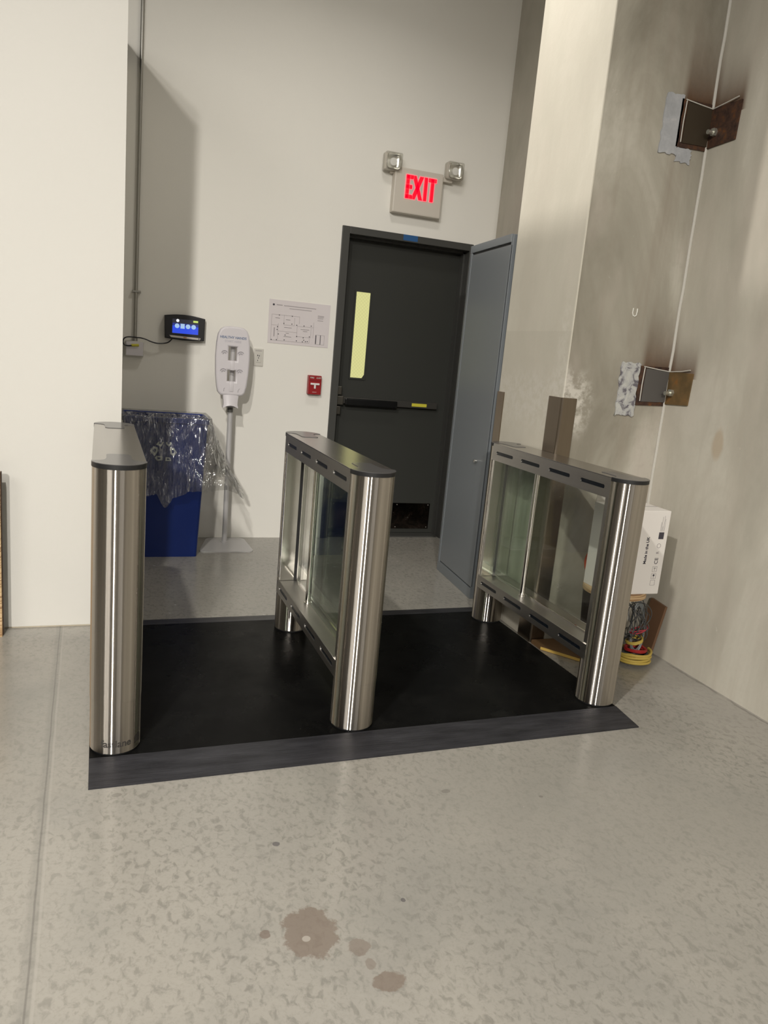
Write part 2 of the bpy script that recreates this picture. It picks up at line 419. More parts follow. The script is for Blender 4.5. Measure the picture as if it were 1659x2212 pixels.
M_blue = principled('blue_bin_plastic', (.004, .022, .16), .38, spec=.45)
M_whiteprint = principled('white_print', (.62, .66, .62), .5)
M_galv = principled('galvanized_conduit', (.36, .35, .32), .35, .8)
M_exitbody = principled('beige_sign_housing', (.64, .59, .52), .45)
M_lens = glass('clear_lamp_lens', (.90, .90, .88))
M_refl = principled('lamp_reflector', (.9, .89, .85), .3, 1.0)
M_paint_mark = principled('white_paint_mark', (.75, .74, .68), .7)
M_caulk = principled('grey_caulk', (.56, .54, .49), .7)
def emis(name, col, st, base=(0, 0, 0)):
    m = principled(name, base, .4); b = m.node_tree.nodes['Principled BSDF']
    b.inputs['Emission Color'].default_value = (*col, 1); b.inputs['Emission Strength'].default_value = st; return m
M_exit = emis('red_lit_letter', (1, .0, .02), 1.25, (.3, 0, 0))
M_exithalo = emis('pink_lit_letter_edge', (1, .22, .25), 1.0, (.3, 0, 0))

# ================================================================== STRUCTURE
YB, XR, YP, XP, YPB, XL, YL, HL = 5.175, 2.584, 3.099, 1.994, 3.742, .026, 3.545, 3.024
DX0, DX1, DZ = 1.429, 2.412, 2.185            # outside of the door frame
struct(MB().box(-9, XR+.3, -14, 9.5, -.2, 0).build('floor', M_floor))
b = MB(); b.box(XL, DX0+.02, YB, YB+.2, 0, 6); b.box(DX1-.02, XR+.3, YB, YB+.2, 0, 6); b.box(DX0+.02, DX1-.02, YB, YB+.2, DZ-.02, 6)
struct(b.build('wall_back', M_wall))
b = MB(); b.box(-9, XL, YL, YL+.12, .006, HL); b.box(XL-.12, XL, YL+.12, YB, .006, HL)
b.box(-9, XL, YL+.12, YB+.2, HL-.12, HL)
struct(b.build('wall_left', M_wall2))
M_base = principled('raw_plaster_edge', (.62, .55, .42), .8)
struct(MB().box(-9, XL-.002, YL+.004, YL+.03, 0, .012).build('baseboard_left', M_base))
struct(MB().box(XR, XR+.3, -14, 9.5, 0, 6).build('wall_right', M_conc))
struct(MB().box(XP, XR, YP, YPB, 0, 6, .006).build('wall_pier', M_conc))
# behind the camera and at the far left: the rest of the hall, which the steel mirrors
m = principled('hall_wall_panels', (.2, .15, .11), .7); n = N(m)
P3 = n.sep(n.pos()); nz = n.noise(n.pos((.9, .9, .05)), 1.0, 3, .7)
n.l(n.ramp(nz, [(.36, (.05, .045, .04)), (.46, (.30, .20, .13)), (.52, (.55, .48, .40)), (.58, (.10, .085, .07)), (.68, (.42, .36, .30))]), n.b.inputs['Base Color'])
for e in n.t.nodes:
    if e.type == 'VALTORGB': e.color_ramp.interpolation = 'EASE'
M_hall = m
struct(MB().box(-9, XR+.3, -14.2, -14, 0, 6).build('wall_front', M_hall))
struct(MB().box(-9.2, -9, -14, 9.5, 0, 6).build('wall_far_left', M_hall))
struct(MB().box(-9, XR+.3, 9.5, 9.7, 0, 6).build('wall_far_back', M_hall))

# concrete details
b = MB(); b.tube([(XR-.004+.0012*math.sin(i*1.7), YP-.004+.0012*math.cos(i*2.3), z) for i, z in enumerate([.3+.1*k for k in range(57)])], .0075, 8)
struct(b.build('trim_1', M_caulk))

# ================================================================== DOOR
d = struct(MB().build('door_1', M_door)) if False else None
leaf = MB(); leaf.box(DX0+.055, DX1-.03, YB+.12, YB+.165, .012, DZ-.047, .002)
door = struct(leaf.build('door_1', M_door))
b = MB()
b.box(DX0, DX0+.053, YB-.014, YB+.02, 0, DZ, .003); b.box(DX1-.028, DX1, YB-.014, YB+.02, 0, DZ, .003)
b.box(DX0+.053, DX1-.028, YB-.014, YB+.02, DZ-.047, DZ, .003)
b.box(DX0+.035, DX0+.053, YB+.02, YB+.2, 0, DZ); b.box(DX1-.028, DX1-.01, YB+.02, YB+.2, 0, DZ); b.box(DX0+.053, DX1-.028, YB+.02, YB+.2, DZ-.047, DZ-.03)
b.box(DX0+.053, DX0+.066, YB+.06, YB+.118, 0, DZ-.05); b.box(DX1-.041, DX1-.028, YB+.06, YB+.118, 0, DZ-.05); b.box(DX0+.053, DX1-.028, YB+.06, YB+.118, DZ-.062, DZ-.047)
b.build('door_frame', M_frame, door)
DF = YB+.12
# lit wired-glass window
m = emis('lit_wired_glass', (.82, .80, .33), .72, (.2, .2, .1)); n = N(m); p = n.pos((1, 1, 1), (0, math.radians(45), 0)); P3 = n.sep(p)
gx = n.math('ABSOLUTE', n.math('SINE', n.math('MULTIPLY', P3[0], 180))); gz = n.math('ABSOLUTE', n.math('SINE', n.math('MULTIPLY', P3[2], 180)))
gk = n.ramp(n.math('MINIMUM', gx, gz), [(.0, .70), (.25, 1.0)])
n.l(n.mix(1.0, (.82, .80, .34), gk, 'MULTIPLY'), n.b.inputs['Emission Color']); M_win = m
plate('window_trim', [rrect(1.652, 1.475, .128, .626, .004), rrect(1.652, 1.475, .104, .602, .002)], .008, on_back(0, DF, 0), M_door, door)
o = MB().prism([(1.600, 1.174), (1.688, 1.174), (1.704, 1.200), (1.704, 1.776), (1.600, 1.776)], 0, .004, on_back(0, DF, 0)).build('window_pane', M_win, door)
# exit device
pb = MB(); pb.box(1.53, 2.292, DF-.045, DF, .985, 1.032, .004); bar = pb.build('push_bar', M_darkbar, door)
MB().box(1.56, 1.96, DF-.075, DF-.046, .978, 1.026, .006).build('touch_pad', principled('black_bar', (.012, .012, .012), .25, .4), bar)
b = MB(); b.box(1.500, 1.536, DF-.05, DF, 1.045, 1.108, .006); b.box(1.500, 1.55, DF-.06, DF, .975, 1.040, .006); b.box(1.500, 1.536, DF-.05, DF, .905, .965, .006)
b.build('latch_case', principled('worn_bronze', (.16, .15, .13), .28, .9), bar)
MB().box(2.085, 2.205, DF-.0465, DF-.045, .997, 1.020).build('sticker', M_yellow, bar)
kp = MB().box(1.52, 2.335, DF-.003, DF, .045, .248).build('kick_plate', principled('scuffed_dark_steel', (.10, .09, .085), .16, 1.0), door)
n = N(kp.data.materials[0]); p = n.pos(); n.l(n.ramp(n.noise(p, 12, 6, .75, 1), [(.45, (.05, .045, .042)), (.62, (.12, .09, .08)), (.72, (.5, .48, .46))]), n.b.inputs['Base Color'])
b = MB()
for x in (1.55, 1.8, 2.06, 2.32):
    for z in (.235, .058): b.sphere((x, DF-.004, z), .005, (1, .5, 1))
b.build_each('screw', M_chrome, kp)
MB().box(DX0+.066, DX1-.041, YB+.02, DF+.03, 0, .010).build('threshold', M_frame, door)
tag(MB().box(1.868, 1.976, YB-.0155, YB-.0142, 2.146, 2.184).build('painters_tape', M_tape), 'strip of blue tape stuck on the top rail of the dark door frame', 'tape')

# ================================================================== EXIT SIGN
YE = YB-.062
t = thing('exit_sign', 'beige exit sign with glowing red letters above the dark door', 'exit sign', (1.93, YB, 2.31))
MB().box(1.752, 2.106, YE, YB, 2.312, 2.602, .008).build('housing', M_exitbody, t)
def letters(grow, y0, y1):
    b = MB(); g = grow; st = .0245
    def bar(x0, x1, z0, z1): b.box(x0-g, x1+g, y0, y1, z0-g, z1+g, min(.006, .004+g))
    z0, z1, zm = 2.410, 2.560, 2.485
    x = 1.834; bar(x, x+st, z0, z1); bar(x, x+.050, z1-st, z1); bar(x, x+.046, zm-st/2, zm+st/2); bar(x, x+.050, z0, z0+st)
    x = 1.892
    for s in (1, -1):
        xs = (x, x+.056); a = xs[0] if s > 0 else xs[1]; c = xs[1] if s > 0 else xs[0]
        h = st*.56+g
        b.prism([(a-h, z0-g), (a+h, z0-g), (c+h, z1+g), (c-h, z1+g)], -y1, -y0, Matrix(((1, 0, 0, 0), (0, 0, -1, 0), (0, 1, 0, 0), (0, 0, 0, 1))))
    x = 1.966; bar(x, x+st, z0, z1)
    x = 1.997; bar(x, x+.058, z1-st, z1); bar(x+.018, x+.018+st, z0, z1)
    return b
letters(.0045, YE-.0012, YE+.002).build('letter_edge', M_exithalo, t, smooth=False)
letters(0, YE-.0026, YE).build('letters', M_exit, t, smooth=False)
for cx, cz in ((1.728, 2.624), (2.182, 2.634)):
    hd = MB().box(cx-.060, cx+.060, YE-.035, YE+.045, cz-.056, cz+.056, .014, 3).build('lamp_head', M_lens, t, smooth=True)
    bk = MB(); bk.box(cx-.058, cx+.058, YE+.0, YE+.0455, cz-.054, cz+.054, .010); bk.build('head_back', M_exitbody, hd)
    b = MB(); rings = []
    for r, y in ((.050, YE-.026), (.046, YE-.016), (.036, YE-.008), (.020, YE-.004)):
        q = rrect(cx, cz, 2*r, 2*r, r*.5); rings.append([(a, y, z) for a, z in q])
    b.loft(rings, False, True); b.build('reflector', M_refl, hd, smooth=True)
    b = MB(); b.cyl((cx-.004, YE-.030, cz-.006), (cx-.004, YE-.006, cz-.006), .025, .022, 20, .002); b.build('bulb', principled('lamp_bulb', (.95, .94, .92), .25, 0), hd)
    MB().box(min(cx, cx+(1.93-cx)*.35), max(cx, cx+(1.93-cx)*.35), YE+.02, YB-.004, 2.560, 2.590, .003).build('mounting_arm', M_exitbody, hd)

# ================================================================== PIER FITTINGS
def angle_guard(name, pts, h, label):
    b = MB(); b.prism(pts, 0, h); return tag(b.build(name, M_guard), label, 'corner guard', 'steel angles on the pier corners')
angle_guard('corner_guard', [(XP-.006, YP+.004), (XP-.0045, YP-.001), (XP-.001, YP-.0045), (XP+.004, YP-.006), (2.070, YP-.006), (2.070, YP), (XP, YP), (XP, YP+.112), (XP-.006, YP+.112)], 1.232,
            'steel corner guard on the near edge of the concrete pier behind the right barrier')
angle_guard('corner_guard', [(XP-.006, YPB+.001), (XP-.006, YPB-.072), (XP, YPB-.072), (XP, YPB+.001)], 1.215,
            'narrow steel corner guard on the far edge of the concrete pier beside the grey cabinet')
# rusty angle brackets in the inner corner
m = principled('rusty_steel', (.16, .07, .025), .55, .35); n = N(m); p = n.pos()
n.l(n.ramp(n.noise(p, 26, 5, .7), [(.35, (.040, .022, .018)), (.52, (.085, .045, .030)), (.66, (.15, .062, .024)), (.76, (.36, .13, .03))]), n.b.inputs['Base Color']); M_rust = m
m = principled('smoothed_grout_patch', (.36, .37, .39), .6); n = N(m); p = n.pos()
n.l(n.ramp(n.noise(p, 18, 5, .7), [(.3, (.33, .34, .36)), (.6, (.42, .43, .45)), (.72, (.52, .52, .52))]), n.b.inputs['Base Color']); n.bump(n.noise(p, 30, 4), .4, .004); M_grout = m
m = principled('pitted_grout_patch', (.4, .4, .4), .7); n = N(m); p = n.pos()
n.l(n.ramp(n.noise(n.pos((1, 1, 1), (0, .5, 0)), 24, 5, .6, 1.0), [(.40, (.13, .12, .14)), (.50, (.40, .40, .40)), (.65, (.50, .50, .47))]), n.b.inputs['Base Color']); n.bump(n.noise(p, 24, 5), .6, .01); M_grout2 = m
M_darksteel = principled('blackened_steel', (.045, .032, .018), .6, .2)
M_greysteel = principled('grey_brown_steel', (.105, .098, .092), .6, .2)
M_brownsteel = principled('brown_steel', (.17, .11, .045), .6, .2); n = N(M_brownsteel); n.l(n.ramp(n.noise(n.pos(), 14, 4), [(.4, (.13, .085, .035)), (.6, (.19, .115, .045)), (.72, (.28, .12, .03))]), n.b.inputs['Base Color'])
def bracket(z0, z1, ya, lab, leftcol, rightcol, tilt):
    t = thing('corner_bracket', lab, 'bracket', (XR, YP, z0), 0, 'rusty brackets in the pier corner')
    xa = 2.412
    plate('back_plate', [[(xa-.008, z0-.012), (XR-.004, z0-.006), (XR-.004, z1+.01), (xa-.008, z1+.006)]], .006, on_back(0, YP, 0), M_rust, t, smooth=False)
    MB().prism([(xa+.022, z0+.008), (XR-.006, z0+.012), (XR-.006, z1-.012), (xa+.026, z1-.004)], .006, .010, on_back(0, YP, 0)).build('side_plate', leftcol, t)
    MB().prism([(.006, z0+.004), (YP-ya, z0+.010+tilt), (YP-ya+.006, z1-.012+tilt), (.006, z1-.008)], 0, .008, on_left(XR, YP, 0)).build('bolt_plate', rightcol, t)
    b = MB()
    b.tube([(xa+.01, YP-.010, z1+.004), (xa+.09, YP-.011, z1-.004), (XR-.008, YP-.012, z1-.010), (XR-.011, YP-.10, z1-.004), (XR-.010, ya+.012, z1+.004)], .0026, 6)
    b.tube([(xa+.014, YP-.009, z0+.01), (xa+.012, YP-.010, (z0+z1)/2), (xa+.016, YP-.009, z1)], .0026, 6)
    b.build_each('caulk_bead', M_caulk, t)
    zb = z0+(z1-z0)*.36
    b = MB(); b.cyl((XR, YP-.050, zb), (XR-.050, YP-.050, zb-.004), .010, seg=14); b.cyl((XR-.008, YP-.050, zb), (XR-.024, YP-.050, zb), .018, seg=6)
    b.build('bolt', principled('zinc_bolt', (.62, .62, .55), .35, .8), t)
bracket(2.42, 2.605, 2.918, 'upper rusty steel bracket high in the inner corner of the concrete wall', M_darksteel, M_rust, 0)
bracket(1.235, 1.408, 2.932, 'lower rusty steel bracket with bright bolt in the inner corner of the concrete wall', M_greysteel, M_brownsteel, 0)
def ragged(x0, x1, z0, z1, n=9, a=.005):
    pts = []
    for (p, q) in (((x0, z0), (x1, z0)), ((x1, z0), (x1, z1)), ((x1, z1), (x0, z1)), ((x0, z1), (x0, z0))):
        for k in range(n): f = k/n; pts.append((p[0]+(q[0]-p[0])*f+random.uniform(-a, a), p[1]+(q[1]-p[1])*f+random.uniform(-a, a)))
    return pts
struct(plate('trim_2', [ragged(2.318, 2.412, 2.372, 2.625)+[]], .006, on_back(0, YP, 0), M_grout, smooth=False))
struct(plate('trim_3', [ragged(2.414, 2.50, 2.345, 2.408)], .004, on_back(0, YP, 0), M_grout, smooth=False))
struct(plate('trim_4', [ragged(2.294, 2.402, 1.168, 1.425)], .006, on_back(0, YP, 0), M_grout2, smooth=False))
b = MB(); b.tube([(2.313, YP-.002, 1.677), (2.312, YP-.002, 1.655), (2.318, YP-.002, 1.643), (2.326, YP-.002, 1.640), (2.334, YP-.002, 1.645), (2.337, YP-.002, 1.658), (2.337, YP-.002, 1.677)], .003, 6)
struct(b.build('trim_5', M_paint_mark))

# ================================================================== GREY CABINET
ca = math.atan2(2.021-1.972, 4.363-3.755)
t = thing('metal_cabinet', 'tall blue grey metal cabinet standing between the dark door and the concrete pier', 'cabinet', (2.021, 4.363, 0), -ca)
L, H, D = .600, 2.045, .50      # local: x depth, y from 0 (far edge) to -L (near)
body = MB().box(.012, D, -L, 0, 0, H, .003).build('body', M_cab, t, world=False)
b = MB()
b.box(0, .0125, -L, 0, H-.043, H, .002); b.box(0, .0125, -L, 0, 0, .062, .002); b.box(0, .0125, -.030, 0, .062, H-.043, .002); b.box(.004, .0125, -L, -L+.004, .062, H-.043, .001)
b.build('front_frame', M_cab, t, world=False)
dr = MB().box(.003, .013, -L+.0, -.034, .070, H-.056, .0015).build('cabinet_door', M_cab, t, world=False)
MB().box(.0105, .0128, -L+.001, -.029, .060, H-.042).build('door_gap', M_seam, t, world=False)
b = MB(); b.cyl((.003, -.475, .800), (-.018, -.475, .800), .009, seg=16, bev=.001); b.build('lock_knob', M_chrome, dr, world=False)

# ================================================================== CONDUIT, JUNCTION BOX, READER, CABLE
b = MB(); b.cyl((.112, YB-.014, 1.300), (.126, YB-.014, 6.0), .0105, seg=16)
cd_ = tag(b.build('electrical_conduit', M_galv), 'long vertical galvanized conduit rising from the junction box in the back left corner', 'conduit')
b = MB(); b.box(.088, .142, YB-.028, YB-.0, 1.600, 1.612, .002); b.build('pipe_strap', M_galv, cd_)
b = MB(); b.cyl((.112, YB-.014, 1.300), (.112, YB-.014, 1.325), .016, seg=16); b.build('connector', M_galv, cd_)
t = thing('junction_box', 'small off white junction box at the foot of the wall conduit', 'junction box', (.11, YB, 1.2))
MB().box(.053, .166, YB-.05, YB, 1.204, 1.300, .006).build('box_body', M_offwhite, t)
MB().box(.058, .161, YB-.054, YB-.0495, 1.209, 1.295, .003).build('cover', M_white, t)
b = MB(); b.cyl((.090, YB-.058, 1.272), (.135, YB-.058, 1.276), .008, seg=12); b.build('yellow_connector', M_yellow, t)
P0 = [(.343, 1.342), (.325, 1.318), (.30, 1.304), (.249, 1.298), (.21, 1.305), (.179, 1.316), (.150, 1.322), (.128, 1.323), (.09, 1.324), (.06, 1.320), (.044, 1.308), (.040, 1.288), (.048, 1.272), (.07, 1.268), (.095, 1.271)]
def smooth_path(P, k=6):
    out = []
    for i in range(len(P)-1):
        p0 = P[max(i-1, 0)]; p1 = P[i]; p2 = P[i+1]; p3 = P[min(i+2, len(P)-1)]
        for j in range(k):
            s = j/k; out.append(tuple(.5*((2*b_)+(-a+c)*s+(2*a-5*b_+4*c-d_)*s*s+(-a+3*b_-3*c+d_)*s**3) for a, b_, c, d_ in zip(p0, p1, p2, p3)))
    out.append(tuple(P[-1])); return out
b = MB(); b.tube(smooth_path([(x, YB-.035 if i < 3 else YB-.045 if i < 8 else YB-.062, z) for i, (x, z) in enumerate(P0)]), .004, 8)
tag(b.build('power_cable', M_blackpl), 'black cable looping from the wall terminal to the junction box', 'cable')

t = thing('time_clock_terminal', 'black wall terminal with a lit blue screen left of the sanitizer stand', 'terminal', (.415, YB, 1.335))
top = [(.288+.254*k/16, 1.472+.020*math.sin(math.pi*(k/16*.8+.12))) for k in range(17)]
cas = plate('casing', [[(.293, 1.337), (.40, 1.330), (.47, 1.331), (.540, 1.337)]+top[::-1]], .055, on_back(0, YB, 0), M_blackpl, t, bevel=.006)
YS = YB-.0555
scr = MB().box(.336, .500, YS-.001, YS+.004, 1.371, 1.462).build('screen', emis('screen_dark', (.05, .05, .07), .5), t)
m = emis('screen_blue', (.03, .09, .9), .85)
MB().box(.337, .499, YS-.002, YS-.001, 1.373, 1.420).build('screen_panel', m, scr)
MB().box(.337, .499, YS-.0018, YS-.001, 1.420, 1.436).build('screen_band', emis('screen_navy', (.03, .05, .35), .7), scr)
b = MB()
for i, cx in enumerate((.366, .400, .434, .469)):
    cz = 1.419-.0
    if i == 1: b.box(cx-.013, cx+.013, YS-.003, YS-.002, cz-.015, cz+.015, .0)
    else: b.cyl((cx, YS-.002, cz), (cx, YS-.003, cz), .0145, seg=20)
b.build_each('screen_icon', emis('icon_light', (.45, .66, .95), .9), scr, smooth=False)
b = MB(); b.cyl((.369, YS-.002, 1.452), (.369, YS-.003, 1.452), .0095, seg=16); b.build('white_icon', emis('icon_white', (1, 1, 1), 1.0), scr, smooth=False)
b = MB(); b.box(.466, .496, YS-.003, YS-.002, 1.448, 1.460); b.build('green_icon', emis('icon_green', (.75, .95, .2), .8), scr)
tb = MB().prism([(.318, 1.358), (.516, 1.353), (.512, 1.340), (.330, 1.344)], 0, .006, on_back(0, YS+.003, 0), .0015).build('silver_bar', principled('silver_trim', (.62, .58, .54), .3, .5), t)
MB().box(.408, .428, YS-.0045, YS-.003, 1.346, 1.352).build('orange_mark', principled('orange_print', (.45, .18, .06), .5), tb)
b = MB(); b.cyl((.505, YS-.003, 1.3475), (.505, YS-.005, 1.3475), .004, seg=12); b.build('button', M_ink, tb)

# ================================================================== RECYCLING BIN + LINER
def rring(x0, x1, y0, y1, z, r, n=6): return [(a, c_, z) for a, c_ in rrect((x0+x1)/2, (y0+y1)/2, x1-x0, y1-y0, r, n)]
t = thing('recycling_bin', 'tall blue plastic recycling bin with white recycling arrows against the back wall', 'bin', (.28, 4.81, 0))
b = MB(); bx = lambda z: (.075-.030*z/.87, .499+.036*z/.87, 4.690-.045*z/.87, 4.935+.040*z/.87)
rings = [rring(*bx(0), 0, .02)] + [rring(*bx(z), z, .022) for z in (.004, .2, .4, .6, .80, .84)]
o4 = lambda q, e: (q[0]-e, q[1]+e, q[2]-e, q[3]+e)
rings += [rring(*o4(bx(.845), .008), .845, .028), rring(*o4(bx(.872), .008), .872, .028), rring(*o4(bx(.876), .002), .876, .024), rring(*o4(bx(.87), -.006), .870, .02)]
rings += [rring(*o4(bx(z), -.006), z, .02) for z in (.6, .3, .02)]
b.loft(rings, True, True); b.build('bin_body', M_blue, t, smooth=True, angle=35)
# recycling mark: six outlined pieces chasing round a triangle
cx, cz = .277, .676; q = []
def outline(poly, s=.42):
    mx = sum(p[0] for p in poly)/len(poly); mz = sum(p[1] for p in poly)/len(poly)
    return [poly, [(mx+(p[0]-mx)*s, mz+(p[1]-mz)*s) for p in poly]]
pieces = [[(-.045, .034), (-.018, .066), (.010, .066), (-.016, .022)], [(.014, .066), (.034, .068), (.046, .040), (.030, .026), (.012, .040)],
          [(-.078, -.006), (-.060, .024), (-.036, .018), (-.030, -.004), (-.052, -.038)], [(.036, .020), (.060, .018), (.078, -.010), (.060, -.034), (.040, -.020)],
          [(-.050, -.046), (-.036, -.064), (-.004, -.060), (-.004, -.036), (-.040, -.034)], [(.012, -.040), (.040, -.042), (.046, -.062), (.012, -.064)]]
for pc in pieces:
    me_ = plate('recycling_mark', outline([(cx+a, cz+c_) for a, c_ in pc]), .0015, on_back(0, bx(cz)[2]-.0012, 0), M_whiteprint, t, smooth=False)

# clear liner: transparent film with creases and highlights
m = bpy.data.materials.new('clear_plastic_film'); m.use_nodes = True; tt = m.node_tree; tt.nodes.clear()
out = tt.nodes.new('ShaderNodeOutputMaterial'); tr = tt.nodes.new('ShaderNodeBsdfTransparent'); tr.inputs[0].default_value = (.84, .84, .83, 1)
gl = tt.nodes.new('ShaderNodeBsdfGlossy'); gl.inputs['Roughness'].default_value = .11; gl.inputs[0].default_value = (1, 1, 1, 1)
df = tt.nodes.new('ShaderNodeBsdfDiffuse'); df.inputs[0].default_value = (.75, .75, .75, 1)
tl = tt.nodes.new('ShaderNodeBsdfTranslucent'); tl.inputs[0].default_value = (.75, .75, .75, 1)
geo = tt.nodes.new('ShaderNodeNewGeometry'); mp = tt.nodes.new('ShaderNodeMapping'); mp.inputs['Scale'].default_value = (1, 1, .3)
mp.inputs['Rotation'].default_value = (0, .55, 0)
tt.links.new(geo.outputs['Position'], mp.inputs[0])
nz = tt.nodes.new('ShaderNodeTexNoise'); nz.inputs['Scale'].default_value = 9.5; nz.inputs['Detail'].default_value = 3; nz.inputs['Distortion'].default_value = 2.0
tt.links.new(mp.outputs[0], nz.inputs['Vector'])
bp = tt.nodes.new('ShaderNodeBump'); bp.inputs['Strength'].default_value = 1.0; bp.inputs['Distance'].default_value = .06
tt.links.new(nz.outputs['Fac'], bp.inputs['Height'])
for x in (gl, df, tl): tt.links.new(bp.outputs[0], x.inputs['Normal'])
lw = tt.nodes.new('ShaderNodeLayerWeight'); lw.inputs[0].default_value = .35; tt.links.new(bp.outputs[0], lw.inputs['Normal'])
a1 = tt.nodes.new('ShaderNodeMixShader'); a1.inputs[0].default_value = .5; tt.links.new(df.outputs[0], a1.inputs[1]); tt.links.new(tl.outputs[0], a1.inputs[2])
a2 = tt.nodes.new('ShaderNodeMixShader'); a2.inputs[0].default_value = .82; tt.links.new(a1.outputs[0], a2.inputs[1]); tt.links.new(gl.outputs[0], a2.inputs[2])
mr = tt.nodes.new('ShaderNodeMapRange'); tt.links.new(lw.outputs['Facing'], mr.inputs[0]); mr.inputs[3].default_value = .16; mr.inputs[4].default_value = .72
a3 = tt.nodes.new('ShaderNodeMixShader'); tt.links.new(mr.outputs[0], a3.inputs[0]); tt.links.new(tr.outputs[0], a3.inputs[1]); tt.links.new(a2.outputs[0], a3.inputs[2])
tt.links.new(a3.outputs[0], out.inputs[0]); M_film = m

def perim(s, x0, x1, y0, y1):
    """point and outward normal, s in 0..1 starting at front left, going right along the front"""
    Lx, Ly = x1-x0, y1-y0; T = 2*(Lx+Ly); d = (s % 1)*T
    if d < Lx: return (x0+d, y0), (0, -1)
    d -= Lx
    if d < Ly: return (x1, y0+d), (1, 0)
    d -= Ly
    if d < Lx: return (x1-d, y1), (0, 1)
    return (x0, y1-(d-Lx)), (-1, 0)
NS, NT = 300, 44
X0, X1, Y0, Y1 = .033, .547, 4.634, 4.988
T_ = 2*((X1-X0)+(Y1-Y0)); sF = (X1-X0)/T_; sR = sF+(Y1-Y0)/T_
def lerp(tab, x):
    for (a, va), (b_, vb) in zip(tab, tab[1:]):
        if a <= x <= b_: f = (x-a)/(b_-a); f = f*f*(3-2*f); return va+(vb-va)*f
    return tab[-1][1]
def hem(s):      # hem height round the rim
    u = s % 1
    return lerp([(0, .46), (.05, .44), (sF*.22, .40), (sF*.40, .415), (sF*.52, .335), (sF*.60, .40), (sF*.80, .44), (sF, .46), (sF+.04, .39), (sF+.10, .36), (sF+.15, .41), (sR, .46), (.75, .62), (1.0, .46)], u)
def flare(s):
    u = s % 1
    return lerp([(0, .006), (sF*.5, .016), (sF*.8, .04), (sF, .11), (sF+.03, .20), (sF+.12, .24), (sR-.02, .17), (sR, .07), (sR+.03, .02), (.9, .01), (1.0, .006)], u)
b = MB(); grid = []
for j in range(-14, NT+1):
    row = []
    for i in range(NS):
        s = i/NS; (px, py), (nx, ny) = perim(s, X0, X1, Y0, Y1)
        # blend normals at the corners
        acc = Vector((0, 0))
        for k in range(-5, 6): acc += Vector(perim(s+k*.006, X0, X1, Y0, Y1)[1])
        nx, ny = acc.normalized()
        q0 = max(0, j/NT); fold = .55-abs(mnoise.noise(V(s*30+q0*1.2, q0*1.5, 1.7)))*1.5+mnoise.noise(V(s*85, 2.3+q0*2, .4))*.3
        if j < 0:
            q_ = -j/14; z = .882-.26*q_; off = -.030-.022*q_+fold*.012*q_
        else:
            q_ = j/NT; zh = hem(s)+mnoise.noise(V(s*60, 5, 5))*.012; z = .884-(.884-zh)*q_
            off = .006+flare(s)*q_**1.35+abs(fold)*.036*min(1, q_*3+.1)+mnoise.noise(V(s*26, q_*5, 3))*.012*q_
            side = mnoise.noise(V(s*18, q_*4, 8))*.018*q_
            off = max(off, .004)
            px += -ny*side; py += nx*side
        x_, y_ = px+nx*off, py+ny*off
        x_ = max(x_, .029); y_ = min(y_, 5.168)
        row.append(b.bm.verts.new((x_, y_, z)))
    grid.append(row)
for r0, r1 in zip(grid, grid[1:]):
    for i in range(NS): b.bm.faces.new((r0[i], r0[(i+1) % NS], r1[(i+1) % NS], r1[i]))
bag = tag(b.build('bin_liner', M_film, smooth=True, angle=180), 'crumpled clear plastic liner draped over the rim of the blue recycling bin', 'bin liner')

# ================================================================== SANITIZER STAND
t = thing('sanitizer_stand', 'free standing grey hand sanitizer post with a tall white panel', 'sanitizer stand', (.727, 4.96, 0))
bp_ = []
for (ax, ay) in ((.520, 4.785), (.880, 4.785), (.862, 5.145), (.608, 5.145)): bp_.append((ax, ay))
def round_poly(P, r, n=5):
    out = []
    for i, p in enumerate(P):
        p = Vector(p); a = Vector(P[i-1])-p; c_ = Vector(P[(i+1) % len(P)])-p
        p1 = p+a.normalized()*r; p2 = p+c_.normalized()*r
        for k in range(n+1):
            s = k/n; out.append(tuple(p1*(1-s)**2+p*2*s*(1-s)+p2*s*s))
    return out
MB().prism(round_poly(bp_, .05), 0, .006).build('base_plate', principled('base_plate_paint', (.50, .49, .49), .35, .2), t)
b = MB(); b.cyl((.716, 5.03, .006), (.716, 5.03, 1.42), .017, seg=28); b.cyl((.716, 5.03, .006), (.716, 5.03, .012), .024, seg=28)
b.build('pole', M_greymetal, t)
b = MB(); b.cyl((.714, 5.03, .895), (.714, 5.03, .93), .0195, seg=24); b.build('pole_collar', principled('dark_collar', (.12, .12, .11), .5), t)
# panel outline (x,z), wider at the middle, rounded top
hx = .706
outl = []
prof = [(1.008, .055), (1.012, .072), (1.030, .088), (1.07, .097), (1.15, .106), (1.25, .110), (1.34, .106), (1.395, .098), (1.425, .084), (1.440, .062), (1.446, .030)]
outl = [(hx+w_, z) for z, w_ in prof]+[(hx-w_, z) for z, w_ in prof[::-1]]
h1 = [(hx-.028, 1.232), (hx+.024, 1.232), (hx+.024, 1.318), (hx-.028, 1.318)]
h2 = [(hx-.030, 1.100), (hx+.022, 1.100), (hx+.022, 1.170), (hx-.030, 1.170)]
pan = plate('panel', [outl, h1, h2], .050, on_back(0, 4.998, 0), M_white, t, bevel=.012)
YF_ = 4.998-.050
b = MB(); b.box(hx-.016, hx+.012, YF_-.004, YF_+.006, 1.170, 1.232, .004); b.box(hx-.016, hx+.012, YF_-.004, YF_+.006, 1.035, 1.100, .004)
b.build_each('ridge', M_white, pan, smooth=True)
b = MB()
